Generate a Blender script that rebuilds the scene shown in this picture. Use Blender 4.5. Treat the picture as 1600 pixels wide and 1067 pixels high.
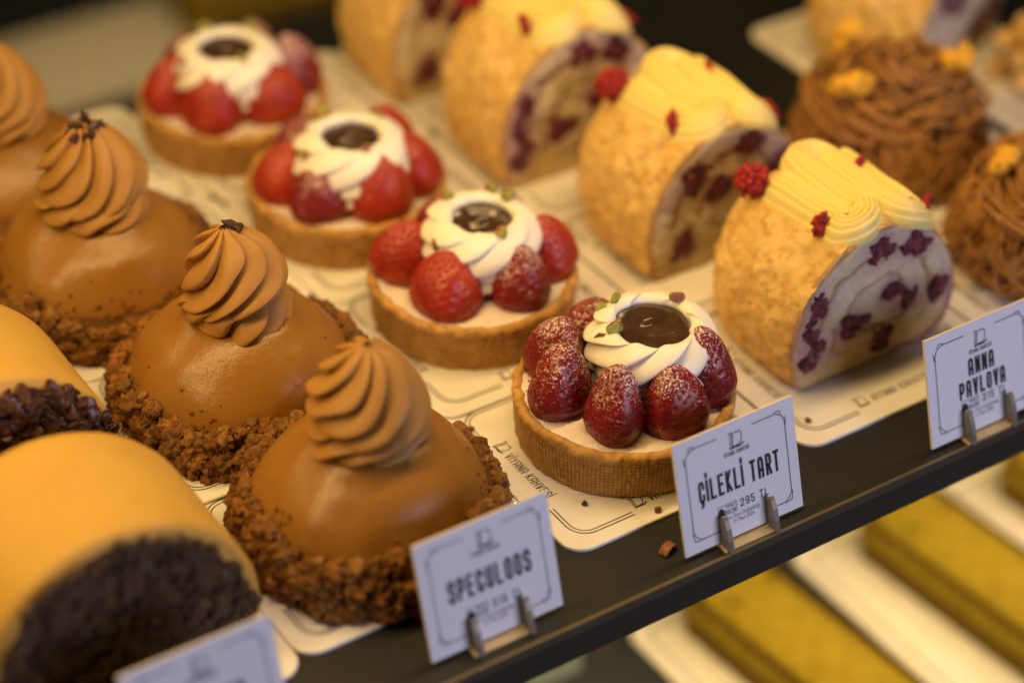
import bpy, math, random
import numpy as np
from mathutils import Vector, Matrix, Euler, noise

for o in list(bpy.data.objects):
    bpy.data.objects.remove(o, do_unlink=True)
scene = bpy.context.scene
C = scene.collection
S = 0.01                      # everything below is written in centimetres
R_ = math.radians

# ---------------------------------------------------------------- camera
cam_d = bpy.data.cameras.new('camera')
cam = bpy.data.objects.new('camera', cam_d)
C.objects.link(cam)
AZ, EL, ROLL = R_(-34.2277), R_(37.0211), R_(1.21784)
CAM = Vector((-4.0995, -39.2732, 53.7586))
ca, sa, ce, se = math.cos(AZ), math.sin(AZ), math.cos(EL), math.sin(EL)
fw = Vector((-sa * ce, ca * ce, -se)); rt = Vector((ca, sa, 0)); up = rt.cross(fw)
r1 = rt * math.cos(ROLL) + up * math.sin(ROLL); u1 = -rt * math.sin(ROLL) + up * math.cos(ROLL)
cam.matrix_world = Matrix(((r1.x, u1.x, -fw.x, CAM.x * S), (r1.y, u1.y, -fw.y, CAM.y * S),
                           (r1.z, u1.z, -fw.z, CAM.z * S), (0, 0, 0, 1)))
cam_d.sensor_width = 36; cam_d.lens = 3765.65 / 1600 * 36
cam_d.clip_start = 0.02; cam_d.clip_end = 20
cam_d.dof.use_dof = True; cam_d.dof.focus_distance = 0.821; cam_d.dof.aperture_fstop = 3.0
cam_d.dof.aperture_blades = 9
scene.camera = cam

# ---------------------------------------------------------------- light
w = bpy.data.worlds.new('World'); scene.world = w; w.use_nodes = True
bg = w.node_tree.nodes['Background']
bg.inputs['Color'].default_value = (0.80, 0.90, 1.0, 1); bg.inputs['Strength'].default_value = 0.010


def area(name, loc, target, sx, sy, power, col, along_x=True):
    d = bpy.data.lights.new(name, 'AREA'); d.shape = 'RECTANGLE'
    d.size = sx * S; d.size_y = sy * S; d.energy = power; d.color = col
    o = bpy.data.objects.new(name, d); C.objects.link(o)
    o.location = Vector(loc) * S
    d_ = (Vector(target) - Vector(loc)).normalized()
    z_ = -d_; x_ = Vector((1, 0, 0)) if along_x else Vector((0, 0, 1)).cross(z_).normalized()
    x_ = (x_ - z_ * x_.dot(z_)).normalized(); y_ = z_.cross(x_)
    o.rotation_euler = Matrix((x_, y_, z_)).transposed().to_euler()
    return o


WARM = (1.0, 0.655, 0.25)
area('display_strip_light', (16, 18.0, 33), (22, 19, 0), 100, 3.5, 2.9, WARM)
area('rear_strip_light', (20, 49, 30), (30, 28, 0), 90, 3, 1.0, WARM)
area('lower_strip_light', (46, 14, -2.6), (46, 12, -20), 90, 3, 1.8, (1.0, 0.68, 0.24))
area('added_warm_fill_light', (50, 72, -3), (50, 78, -20), 60, 3, .12, (1.0, 0.68, 0.2))  # added lamp that tints the far low board warm
area('street_daylight', (75, -115, 42), (36, 12, 0), 80, 60, 10.5, (0.73, 0.70, 0.95), False)

vs = scene.view_settings
vs.view_transform = 'Standard'; vs.look = 'None'; vs.exposure = 0.0; vs.gamma = 1.0
vs.use_curve_mapping = False
scene.cycles.use_denoising = True
scene.cycles.max_bounces = 8
scene.cycles.sample_clamp_indirect = 4

# ---------------------------------------------------------------- mesh helpers


class MB:
    def __init__(s):
        s.v = []; s.f = []; s.m = []; s.n = 0; s.col = []

    def add(s, verts, faces, mat=0, col=None):
        verts = np.asarray(verts, dtype=float).reshape(-1, 3)
        s.v.append(verts)
        n = s.n
        s.f += [tuple(i + n for i in f) for f in faces]
        s.m += [mat] * len(faces)
        s.col.append(np.tile(np.array([1, 1, 1.]), (len(verts), 1)) if col is None else np.asarray(col, float).reshape(-1, 3))
        s.n += len(verts)
        return s

    def mesh(s, name, mats, smooth=True, color=False):
        me = bpy.data.meshes.new(name)
        V = np.concatenate(s.v) * S
        me.from_pydata(V.tolist(), [], s.f)
        for m in mats: me.materials.append(m)
        me.polygons.foreach_set('material_index', np.array(s.m, dtype=np.int32))
        me.polygons.foreach_set('use_smooth', np.full(len(s.f), smooth, dtype=bool))
        if color:
            a = me.color_attributes.new('pattern', 'FLOAT_COLOR', 'POINT')
            cc = np.concatenate(s.col); cc = np.concatenate([cc, np.ones((len(cc), 1))], 1)
            a.data.foreach_set('color', cc.astype(np.float32).ravel())
        me.update()
        return me


def part(name, me, parent=None, loc=(0, 0, 0), rot=(0, 0, 0), sc=(1, 1, 1)):
    o = bpy.data.objects.new(name, me); C.objects.link(o)
    o.location = Vector(loc) * S; o.rotation_euler = rot; o.scale = sc
    if parent is not None: o.parent = parent
    return o


def tag(o, label, cat, group=None, kind=None):
    o['label'] = label; o['category'] = cat
    if group: o['group'] = group
    if kind: o['kind'] = kind
    return o


def thing(name, label, cat, loc=(0, 0, 0), rot=(0, 0, 0), group=None):
    o = bpy.data.objects.new(name, None); C.objects.link(o)
    o.empty_display_size = 0.01
    o.location = Vector(loc) * S; o.rotation_euler = rot
    return tag(o, label, cat, group)


def nz(x, y, z, oct=3):
    return noise.fractal(Vector((x, y, z)), 1.0, 2.0, oct, noise_basis='PERLIN_ORIGINAL')


def grid_faces(nu, nv, closed_u=True, flip=False):
    F = []
    for j in range(nv - 1):
        for i in range(nu if closed_u else nu - 1):
            a = j * nu + i; b = j * nu + (i + 1) % nu
            q = (a, b, b + nu, a + nu)
            F.append(q[::-1] if flip else q)
    return F


def lathe(mb, prof, nu, disp=None, mat=0, cap_top=False, cap_bot=False, colf=None):
    """prof = [(r,z)...] from the bottom/outside up; disp(theta, j, r, z) -> (r, z)"""
    V = []; K = []
    for j, (r, z) in enumerate(prof):
        for i in range(nu):
            t = 2 * math.pi * i / nu
            rr, zz = disp(t, j, r, z) if disp else (r, z)
            V.append((rr * math.cos(t), rr * math.sin(t), zz))
            if colf: K.append(colf(t, j, r, z))
    F = grid_faces(nu, len(prof))
    n = len(prof)
    if cap_top: F.append(tuple((n - 1) * nu + i for i in range(nu)))
    if cap_bot: F.append(tuple(range(nu))[::-1])
    mb.add(V, F, mat, K if colf else None)


def box(mb, x0, x1, y0, y1, z0, z1, mat=0):
    V = [(x, y, z) for z in (z0, z1) for y in (y0, y1) for x in (x0, x1)]
    mb.add(V, [(0, 2, 3, 1), (4, 5, 7, 6), (0, 1, 5, 4), (2, 6, 7, 3), (0, 4, 6, 2), (1, 3, 7, 5)], mat)


_ico = {}


def ico(sub):
    if sub not in _ico:
        t = (1 + 5 ** .5) / 2
        V = [(-1, t, 0), (1, t, 0), (-1, -t, 0), (1, -t, 0), (0, -1, t), (0, 1, t), (0, -1, -t), (0, 1, -t), (t, 0, -1), (t, 0, 1), (-t, 0, -1), (-t, 0, 1)]
        V = [tuple(np.array(v) / np.linalg.norm(v)) for v in V]
        F = [(0, 11, 5), (0, 5, 1), (0, 1, 7), (0, 7, 10), (0, 10, 11), (1, 5, 9), (5, 11, 4), (11, 10, 2), (10, 7, 6), (7, 1, 8), (3, 9, 4), (3, 4, 2), (3, 2, 6), (3, 6, 8), (3, 8, 9), (4, 9, 5), (2, 4, 11), (6, 2, 10), (8, 6, 7), (9, 8, 1)]
        for _ in range(sub):
            mid = {}; F2 = []

            def m(a, b):
                k = (min(a, b), max(a, b))
                if k not in mid:
                    p = np.array(V[a]) + np.array(V[b]); V.append(tuple(p / np.linalg.norm(p))); mid[k] = len(V) - 1
                return mid[k]
            for a, b, c in F:
                ab, bc, ca_ = m(a, b), m(b, c), m(c, a)
                F2 += [(a, ab, ca_), (b, bc, ab), (c, ca_, bc), (ab, bc, ca_)]
            F = F2
        _ico[sub] = (np.array(V), F)
    return _ico[sub]


def rmat(rng):
    return np.array(Euler((rng.uniform(0, 6.28), rng.uniform(0, 6.28), rng.uniform(0, 6.28))).to_matrix())


def chunk(seed, sub=2, amp=.45, fr=1.6, fine=.12):
    V, F = ico(sub); out = []
    for v in V:
        k = 1 + amp * noise.noise(Vector(v * fr) + Vector((seed * 7.3, 1, 2))) + fine * noise.noise(Vector(v * fr * 3.3) + Vector((seed * 3.1, 9, 4)))
        out.append(v * k)
    return np.array(out), F


def facet(seed, rng, n=9):
    """an angular nut chunk: an icosahedron cut by planes"""
    V, F = ico(2); V = V.copy()
    for _ in range(n):
        d = np.array([rng.gauss(0, 1) for _ in range(3)]); d /= np.linalg.norm(d); h = rng.uniform(.45, .8)
        t = V @ d
        V = V - np.outer(np.maximum(t - h, 0), d)
    return V, F


def tube(mb, pts, r, n=6, mat=0, close=False, taper=False):
    P = [Vector(p) for p in pts]; V = []; N = len(P)
    for i in range(N):
        d = (P[min(i + 1, N - 1)] - P[max(i - 1, 0)]).normalized()
        a = Vector((0, 0, 1)) if abs(d.z) < .9 else Vector((1, 0, 0))
        x = d.cross(a).normalized(); y = d.cross(x)
        rr = r[i] if hasattr(r, '__len__') else r
        for k in range(n):
            t = 2 * math.pi * k / n
            V.append(tuple(P[i] + x * (rr * math.cos(t)) + y * (rr * math.sin(t))))
    F = grid_faces(n, N)
    F += [tuple(range(n))[::-1], tuple((N - 1) * n + k for k in range(n))]
    mb.add(V, F, mat)


def strip(mb, pts, t, z=0, closed=False, mat=0):
    """flat printed line of width t along 2-D points"""
    P = [Vector((p[0], p[1])) for p in pts]; n = len(P); L = []; Rr = []
    for i in range(n):
        if closed: a, b = P[(i - 1) % n], P[(i + 1) % n]
        else: a, b = P[max(i - 1, 0)], P[min(i + 1, n - 1)]
        d1 = (P[i] - a); d2 = (b - P[i])
        d1 = d1.normalized() if d1.length > 1e-9 else d2.normalized()
        d2 = d2.normalized() if d2.length > 1e-9 else d1
        n1 = Vector((-d1.y, d1.x)); n2 = Vector((-d2.y, d2.x))
        m = (n1 + n2)
        m = m.normalized() if m.length > 1e-6 else n1
        k = t / 2 / max(.45, m.dot(n1))
        L.append(P[i] + m * k); Rr.append(P[i] - m * k)
    V = [(q.x, q.y, z) for q in L] + [(q.x, q.y, z) for q in Rr]
    F = [(i, n + i, n + (i + 1) % n, (i + 1) % n) for i in range(n if closed else n - 1)]
    mb.add(V, F, mat)


def rrect(w, h, r, n=6, x=0, y=0):
    pts = []
    for cx, cy, a0 in ((w / 2 - r, h / 2 - r, 0), (-w / 2 + r, h / 2 - r, 90), (-w / 2 + r, -h / 2 + r, 180), (w / 2 - r, -h / 2 + r, 270)):
        for k in range(n + 1):
            a = R_(a0 + 90 * k / n)
            pts.append((x + cx + r * math.cos(a), y + cy + r * math.sin(a)))
    return pts


# ---------------------------------------------------------------- stroke lettering (narrow signboard capitals)
H_ = 2.4
OCT = [(.25, 0), (0, .32), (0, H_ - .32), (.25, H_), (.75, H_), (1, H_ - .32), (1, .32), (.75, 0), (.25, 0)]
GL = {
    'A': [[(0, 0), (0, H_ - .35), (.28, H_), (.72, H_), (1, H_ - .35), (1, 0)], [(0, .85), (1, .85)]],
    'N': [[(0, 0), (0, H_)], [(.04, H_), (.96, 0)], [(1, 0), (1, H_)]], 'V': [[(0, H_), (.47, 0)], [(1, H_), (.53, 0)]],
    'P': [[(0, 0), (0, H_), (.72, H_), (1, H_ - .3), (1, 1.25), (.72, .95), (0, .95)]],
    'R': [[(0, 0), (0, H_), (.72, H_), (1, H_ - .3), (1, 1.35), (.72, 1.1), (0, 1.1)], [(.55, 1.1), (1, 0)]],
    'L': [[(0, H_), (0, 0), (.95, 0)]], 'O': [OCT], 'D': [[(0, 0), (0, H_), (.7, H_), (1, H_ - .35), (1, .35), (.7, 0), (0, 0)]],
    'C': [[(1, .7), (1, .32), (.75, 0), (.25, 0), (0, .32), (0, H_ - .32), (.25, H_), (.75, H_), (1, H_ - .32), (1, H_ - .7)]],
    'U': [[(0, H_), (0, .32), (.25, 0), (.75, 0), (1, .32), (1, H_)]],
    'S': [[(0, .6), (0, .3), (.25, 0), (.75, 0), (1, .3), (1, .95), (.8, 1.2), (.2, 1.35), (0, 1.6), (0, H_ - .3), (.25, H_), (.75, H_), (1, H_ - .3), (1, H_ - .6)]],
    'E': [[(.95, 0), (0, 0), (0, H_), (.95, H_)], [(0, 1.25), (.8, 1.25)]],
    'K': [[(0, 0), (0, H_)], [(.95, H_), (.12, 1.2), (1, 0)]], 'T': [[(0, H_), (1, H_)], [(.5, H_), (.5, 0)]],
    'I': [[(.12, 0), (.12, H_)]], 'H': [[(0, 0), (0, H_)], [(1, 0), (1, H_)], [(0, 1.2), (1, 1.2)]],
    'Y': [[(0, H_), (.5, 1.1), (1, H_)], [(.5, 1.1), (.5, 0)]], 'M': [[(0, 0), (0, H_)], [(.04, H_), (.5, .7), (.96, H_)], [(1, H_), (1, 0)]],
    'W': [[(0, H_), (.22, 0), (.5, 1.5), (.78, 0), (1, H_)]],
    'F': [[(0, 0), (0, H_), (.95, H_)], [(0, 1.25), (.8, 1.25)]], 'G': [[(1, H_ - .6), (1, H_ - .3), (.75, H_), (.25, H_), (0, H_ - .3), (0, .3), (.25, 0), (.75, 0), (1, .3), (1, 1.1), (.55, 1.1)]],
    '2': [[(0, H_ - .6), (0, H_ - .3), (.25, H_), (.75, H_), (1, H_ - .3), (1, 1.5), (0, .25), (0, 0), (1, 0)]],
    '9': [[(0, .5), (.25, 0), (.75, 0), (1, .4), (1, H_ - .3), (.75, H_), (.25, H_), (0, H_ - .3), (0, 1.4), (.25, 1.1), (1, 1.1)]],
    '5': [[(.95, H_), (0, H_), (0, 1.35), (.75, 1.35), (1, 1.05), (1, .3), (.75, 0), (.25, 0), (0, .3), (0, .5)]],
    '3': [[(0, H_ - .4), (.25, H_), (.75, H_), (1, H_ - .3), (1, 1.5), (.75, 1.25), (.4, 1.25)], [(.75, 1.25), (1, 1), (1, .3), (.75, 0), (.25, 0), (0, .4)]],
    '1': [[(.15, H_ - .45), (.5, H_), (.5, 0)]], '0': [OCT], '4': [[(.7, 0), (.7, H_), (0, .7), (1, .7)]],
}


def letters(mb, text, x, y, h, wid, gap, t, z=0, rot=0.0, anchor='c', mat=0):
    """text laid out from (x, y) with letter height h; rot turns the whole line about (x, y)"""
    def adv(ch): return {'I': .24, 'İ': .24, ' ': .55, '1': .7}.get(ch, 1.0) * wid
    total = sum(adv(c) + gap for c in text) - gap
    cx = -total / 2 if anchor == 'c' else 0
    cr, sr = math.cos(rot), math.sin(rot)
    for ch in text:
        base = {'İ': 'I', 'Ç': 'C', 'Ş': 'S', 'Ü': 'U', 'Ğ': 'G'}.get(ch, ch)
        st = [list(p) for p in GL.get(base, [])]
        if ch in 'İ': st.append([(.12, H_ + .28), (.12, H_ + .62)])
        if ch in 'Ü': st += [[(.2, H_ + .28), (.2, H_ + .55)], [(.8, H_ + .28), (.8, H_ + .55)]]
        if ch in 'ÇŞ': st.append([(.5, -.02), (.62, -.4), (.3, -.62)])
        for pl in st:
            q = []
            for a, b in pl:
                lx = cx + t / 2 + a * (wid - t) if ch not in 'Iİ' else cx + a * wid
                ly = t / 2 + b / H_ * (h - t) if b <= H_ else h + (b - H_) * h / H_
                q.append((x + lx * cr - ly * sr, y + lx * sr + ly * cr))
            if len(q) > 1 and Vector(q[0]) != Vector(q[-1]):
                e0 = (Vector(q[0]) - Vector(q[1])).normalized() * (t / 2); e1 = (Vector(q[-1]) - Vector(q[-2])).normalized() * (t / 2)
                q[0] = tuple(Vector(q[0]) + e0); q[-1] = tuple(Vector(q[-1]) + e1)
            strip(mb, q, t, z, mat=mat)
        cx += adv(ch) + gap


def cup_logo(mb, x, y, s, z, rot=0.0):
    cr, sr = math.cos(rot), math.sin(rot)

    def T(p): return [(x + (a * cr - b * sr) * s, y + (a * sr + b * cr) * s) for a, b in p]
    strip(mb, T([(-.42, 0), (-.30, .95)]), .07 * s, z); strip(mb, T([(-.26, .02), (-.15, .97)]), .09 * s, z)
    strip(mb, T([(-.46, .97), (-.34, 1.03), (-.12, 1.0)]), .07 * s, z)
    cup = [(-.05, .12)] + [(.02 + .48 * math.sin(R_(a)) ** .8, .55 + .43 * math.cos(R_(a))) for a in (35, 60, 90, 115, 140, 160)]
    strip(mb, T([(-.02, .93), (.1, 1.0), (.2, .93), (.34, 1.0), (.46, .86), (.5, .6), (.42, .35), (.25, .15), (-.2, .1)]), .07 * s, z)
    strip(mb, T([(-.42, .02), (-.1, .06), (.3, .03), (.62, .18)]), .12 * s, z)


# ---------------------------------------------------------------- materials


def mat(name, col, rough=.5, spec=.5, sss=0, sss_r=(1, .5, .25), bump=None, var=None, metal=0, coat=0, trans=0, sss_scale=.004):
    m = bpy.data.materials.new(name); m.use_nodes = True
    nt = m.node_tree; b = nt.nodes['Principled BSDF']
    b.inputs['Base Color'].default_value = (*col, 1); b.inputs['Roughness'].default_value = rough
    b.inputs['Specular IOR Level'].default_value = spec; b.inputs['Metallic'].default_value = metal
    b.inputs['Coat Weight'].default_value = coat; b.inputs['Transmission Weight'].default_value = trans
    if sss:
        b.inputs['Subsurface Weight'].default_value = sss; b.inputs['Subsurface Radius'].default_value = sss_r
        b.inputs['Subsurface Scale'].default_value = sss_scale
    tc = nt.nodes.new('ShaderNodeTexCoord')

    def noi(sc, det=4, ro=.6):
        n = nt.nodes.new('ShaderNodeTexNoise'); n.inputs['Scale'].default_value = sc * 100
        n.inputs['Detail'].default_value = det; n.inputs['Roughness'].default_value = ro
        nt.links.new(tc.outputs['Object'], n.inputs['Vector']); return n
    if var:      # list of (scale, lo, hi, colour): patches of another colour
        src = None
        for sc, lo, hi, c2 in var:
            n = noi(sc); r = nt.nodes.new('ShaderNodeMapRange')
            r.inputs['From Min'].default_value = lo; r.inputs['From Max'].default_value = hi
            nt.links.new(n.outputs['Fac'], r.inputs['Value'])
            mx = nt.nodes.new('ShaderNodeMix'); mx.data_type = 'RGBA'
            if src is None: mx.inputs[6].default_value = (*col, 1)
            else: nt.links.new(src, mx.inputs[6])
            mx.inputs[7].default_value = (*c2, 1)
            nt.links.new(r.outputs['Result'], mx.inputs[0]); src = mx.outputs[2]
        nt.links.new(src, b.inputs['Base Color'])
    if bump:     # list of (scale, distance_cm)
        prev = None
        for sc, dist in bump:
            n = noi(sc, 5); bp = nt.nodes.new('ShaderNodeBump'); bp.inputs['Distance'].default_value = dist * S
            bp.inputs['Strength'].default_value = 1
            nt.links.new(n.outputs['Fac'], bp.inputs['Height'])
            if prev: nt.links.new(prev, bp.inputs['Normal'])
            prev = bp.outputs['Normal']
        nt.links.new(prev, b.inputs['Normal'])
    return m


def use_pattern(m):
    nt = m.node_tree; b = nt.nodes['Principled BSDF']
    a = nt.nodes.new('ShaderNodeVertexColor'); a.layer_name = 'pattern'
    lk = [l for l in nt.links if l.to_socket == b.inputs['Base Color']]
    if lk:
        mx = nt.nodes.new('ShaderNodeMix'); mx.data_type = 'RGBA'; mx.blend_type = 'MULTIPLY'; mx.inputs[0].default_value = 1
        nt.links.new(lk[0].from_socket, mx.inputs[6]); nt.links.new(a.outputs['Color'], mx.inputs[7])
        nt.links.new(mx.outputs[2], b.inputs['Base Color'])
    else:
        nt.links.new(a.outputs['Color'], b.inputs['Base Color'])
    return m


def dust(m, scale, lo, hi, zlo, zhi, col=(.85, .8, .75), amount=1.0):
    """powdered sugar that fell from above: specks, more towards the thing's top (object height in cm)"""
    nt = m.node_tree; b = nt.nodes['Principled BSDF']
    tc = nt.nodes.new('ShaderNodeTexCoord')
    n = nt.nodes.new('ShaderNodeTexNoise'); n.inputs['Scale'].default_value = scale * 100; n.inputs['Detail'].default_value = 3; n.inputs['Roughness'].default_value = .7
    n2 = nt.nodes.new('ShaderNodeTexNoise'); n2.inputs['Scale'].default_value = 120; n2.inputs['Detail'].default_value = 2
    sep = nt.nodes.new('ShaderNodeSeparateXYZ')
    nt.links.new(tc.outputs['Object'], n.inputs['Vector']); nt.links.new(tc.outputs['Object'], n2.inputs['Vector']); nt.links.new(tc.outputs['Object'], sep.inputs[0])
    hz = nt.nodes.new('ShaderNodeMapRange'); hz.inputs['From Min'].default_value = zlo * S; hz.inputs['From Max'].default_value = zhi * S
    hz.inputs['To Min'].default_value = -.16; hz.inputs['To Max'].default_value = .07
    nt.links.new(sep.outputs['Z'], hz.inputs['Value'])
    p2 = nt.nodes.new('ShaderNodeMath'); p2.operation = 'MULTIPLY_ADD'; p2.inputs[1].default_value = .35; p2.inputs[2].default_value = -.175
    nt.links.new(n2.outputs['Fac'], p2.inputs[0])
    a1 = nt.nodes.new('ShaderNodeMath'); nt.links.new(n.outputs['Fac'], a1.inputs[0]); nt.links.new(hz.outputs['Result'], a1.inputs[1])
    a2 = nt.nodes.new('ShaderNodeMath'); nt.links.new(a1.outputs[0], a2.inputs[0]); nt.links.new(p2.outputs[0], a2.inputs[1])
    mr = nt.nodes.new('ShaderNodeMapRange'); mr.inputs['From Min'].default_value = lo; mr.inputs['From Max'].default_value = hi; mr.inputs['To Max'].default_value = amount
    nt.links.new(a2.outputs[0], mr.inputs['Value'])
    mx = nt.nodes.new('ShaderNodeMix'); mx.data_type = 'RGBA'; mx.inputs[7].default_value = (*col, 1)
    lk = [l for l in nt.links if l.to_socket == b.inputs['Base Color']]
    if lk: nt.links.new(lk[0].from_socket, mx.inputs[6])
    else: mx.inputs[6].default_value = b.inputs['Base Color'].default_value
    nt.links.new(mr.outputs['Result'], mx.inputs[0]); nt.links.new(mx.outputs[2], b.inputs['Base Color'])
    rr = nt.nodes.new('ShaderNodeMapRange'); rr.inputs['To Min'].default_value = b.inputs['Roughness'].default_value; rr.inputs['To Max'].default_value = .9
    nt.links.new(mr.outputs['Result'], rr.inputs['Value']); nt.links.new(rr.outputs['Result'], b.inputs['Roughness'])
    return m


M = {}
M['shelf'] = mat('dark_shelf', (.011, .0125, .0135), .45, .3, var=[(.25, .35, .7, (.016, .0155, .0145)), (22, .74, .80, (.10, .085, .06))], bump=[(9, .002)])
M['highlight'] = mat('shelf_edge_lit', (.16, .13, .08), .35, .5, metal=.6, bump=[(6, .003)])  # lighter strip colour stands for the light caught on the bevelled edge
M['fascia'] = mat('shelf_fascia_hazed', (.036, .030, .021), .5, .3, bump=[(9, .002)])  # shelf front coloured lighter than its top, haze put into the colour
M['dark'] = mat('dark_floor', (.021, .027, .033), .6, .3)
M['card'] = mat('white_board', (.80, .77, .71), .30, .45, var=[(.6, .45, .75, (.76, .71, .62))], bump=[(1.2, .004)])
M['cardedge'] = mat('board_edge', (.70, .66, .58), .6)
M['ink'] = mat('black_ink', (.018, .016, .016), .45)
M['label'] = mat('white_label', (.86, .86, .87), .38, .4)
M['labeledge'] = mat('label_edge', (.80, .70, .52), .5)
M['metal'] = mat('clip_metal', (.20, .18, .145), .42, .5, metal=.25, bump=[(8, .002)])
M['plate'] = mat('clip_plate', (.55, .45, .28), .35, .5, metal=.3)
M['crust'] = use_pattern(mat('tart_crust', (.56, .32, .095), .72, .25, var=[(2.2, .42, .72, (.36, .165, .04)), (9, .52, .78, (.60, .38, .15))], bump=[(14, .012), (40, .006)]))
M['filling'] = mat('tart_cream', (.80, .70, .62), .85, .2, sss=.15, var=[(2.5, .45, .7, (.80, .62, .52)), (22, .55, .75, (.86, .82, .76))], bump=[(16, .015), (5, .05)])
M['berry'] = mat('strawberry_flesh', (.215, .008, .009), .35, .55, sss=.12, sss_r=(1, .15, .1), var=[(.8, .42, .68, (.13, .004, .010)), (1.1, .55, .78, (.32, .03, .010))], bump=[(9, .008)])
M['berrytip'] = M['berry']
dust(M['berry'], 12, .565, .65, -0.3, 2.6, (.80, .70, .66), .85)
M['berrydry'] = mat('strawberry_bare', (.36, .026, .010), .36, .5, sss=.12, sss_r=(1, .15, .1), var=[(.7, .42, .68, (.27, .012, .012)), (.9, .50, .72, (.50, .075, .012))], bump=[(9, .008)])
dust(M['berrydry'], 10, .63, .80, -0.3, 2.6, (.75, .62, .58), .6)
M['seed'] = mat('berry_seed', (.11, .045, .015), .5)
M['cream'] = mat('whipped_cream', (.86, .82, .70), .42, .4, sss=.2, sss_r=(1, .8, .5), bump=[(7, .006)])
M['choco'] = mat('chocolate_pool', (.050, .026, .015), .16, .6, coat=.4, var=[(.9, .4, .7, (.075, .04, .022))], bump=[(.7, .025)])
M['pist'] = mat('pistachio_flesh', (.24, .26, .035), .5, .4, var=[(4, .45, .65, (.36, .33, .08))], bump=[(14, .02)])
M['pistskin'] = mat('pistachio_skin', (.23, .085, .045), .6, .3, var=[(5, .45, .65, (.36, .17, .09))], bump=[(14, .02)])
M['glaze'] = mat('caramel_glaze', (.295, .132, .019), .31, .5, sss=.06, sss_r=(1, .5, .2), var=[(.7, .4, .75, (.265, .12, .019)), (9, .70, .76, (.19, .085, .016))], bump=[(.5, .09), (1.6, .012), (16, .004)])
M['caramel'] = mat('caramel_cream', (.37, .185, .040), .5, .35, sss=.06, sss_r=(1, .5, .2), var=[(6, .62, .75, (.36, .16, .05))], bump=[(10, .005)])
M['crumb'] = use_pattern(mat('biscuit_crumb', (.165, .066, .014), .82, .2, var=[(3, .42, .7, (.27, .125, .030)), (18, .55, .75, (.36, .18, .055))], bump=[(18, .03)]))
M['nib'] = mat('cocoa_nib', (.055, .022, .012), .35, .5, var=[(6, .5, .7, (.10, .05, .03))], bump=[(10, .02)])
M['meringue'] = use_pattern(mat('baked_meringue', (.78, .51, .16), .78, .25, sss=.06, var=[(.8, .40, .66, (.82, .58, .25)), (1.6, .50, .66, (.66, .36, .085)), (5, .60, .74, (.52, .25, .055))], bump=[(3, .07), (9, .03), (30, .012)]))
M['slice'] = use_pattern(mat('roll_slice', (1, 1, 1), .6, .3, sss=.1, var=[(4, .45, .7, (.88, .82, .78)), (12, .6, .75, (.75, .66, .6))], bump=[(7, .05), (2.2, .10)]))
M['rasp'] = mat('raspberry_dark', (.085, .014, .024), .55, .35, var=[(4, .45, .65, (.24, .045, .075))], bump=[(6, .08)])
M['raspred'] = mat('raspberry_red', (.38, .022, .020), .6, .35, var=[(6, .45, .7, (.26, .012, .014))], bump=[(16, .03)])
M['butter'] = mat('yellow_buttercream', (.87, .72, .25), .45, .35, sss=.12, sss_r=(1, .75, .3), bump=[(9, .005)])
M['nest'] = mat('chestnut_cream', (.42, .205, .058), .75, .25, var=[(3, .45, .7, (.30, .135, .038)), (20, .55, .75, (.55, .33, .15))], bump=[(14, .03)])
M['nestbase'] = mat('nest_side_cream', (.36, .17, .032), .6, .3, bump=[(5, .03)])
M['comb'] = mat('honeycomb', (.82, .44, .03), .6, .3, var=[(5, .45, .7, (.82, .50, .07))], bump=[(12, .05)])
M['ochre'] = mat('ochre_glaze', (.53, .32, .062), .55, .3, sss=.10, sss_r=(1, .6, .25), var=[(.5, .4, .7, (.50, .29, .052))], bump=[(1.5, .012), (14, .003)])
M['darkcrumb'] = mat('chocolate_crumb', (.085, .049, .025), .7, .3, var=[(2.5, .5, .72, (.085, .045, .022)), (1.3, .56, .72, (.16, .12, .075))], bump=[(9, .06)])
M['flake'] = mat('chocolate_flake', (.060, .022, .012), .32, .5, var=[(4, .45, .7, (.10, .042, .02))], bump=[(8, .01)])
M['pistbar'] = mat('pistachio_dust', (.27, .205, .014), .85, .2, var=[(2, .42, .7, (.19, .125, .006)), (12, .5, .75, (.28, .20, .02))], bump=[(12, .03)])
M['pistside'] = mat('pistachio_side_shaded', (.13, .08, .008), .85, .2, var=[(3, .45, .7, (.19, .12, .012))], bump=[(8, .05)])  # darker copy of the bar colour, side shading put into it
M['foil'] = mat('gold_foil', (.95, .85, .62), .18, .5, metal=1.0)
M['glass'] = mat('frosted_glass', (.30, .36, .24), .35, .5, trans=.25)
M['bronze'] = mat('bronze_post', (.09, .065, .035), .5, .4, metal=.3)

# ---------------------------------------------------------------- the setting
m = MB()
box(m, -30, 130, 6.16, 41.4, -1.75, -.14)
m.m[2] = 1
part('display_shelf', m.mesh('display_shelf', [M['shelf'], M['fascia']], False))['kind'] = 'structure'
m = MB()
box(m, -30, 130, 6.02, 6.16, -.46, -.09)
o = part('shelf_edge_highlight', m.mesh('shelf_edge_highlight', [M['highlight']], False))
tag(o, 'thin painted trim along the front edge of the dark upper shelf', 'shelf trim')
m = MB(); box(m, -60, 160, -15, 130, -22, -20.2)
part('lower_shelf', m.mesh('lower_shelf', [M['dark']], False))['kind'] = 'structure'
m = MB(); box(m, -120, 200, 130, 132, -22, 90)
part('back_wall', m.mesh('back_wall', [M['dark']], False))['kind'] = 'structure'

# ---------------------------------------------------------------- printed cake boards
BW, BD, PITCH = 9.93, 8.75, 8.13


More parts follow.
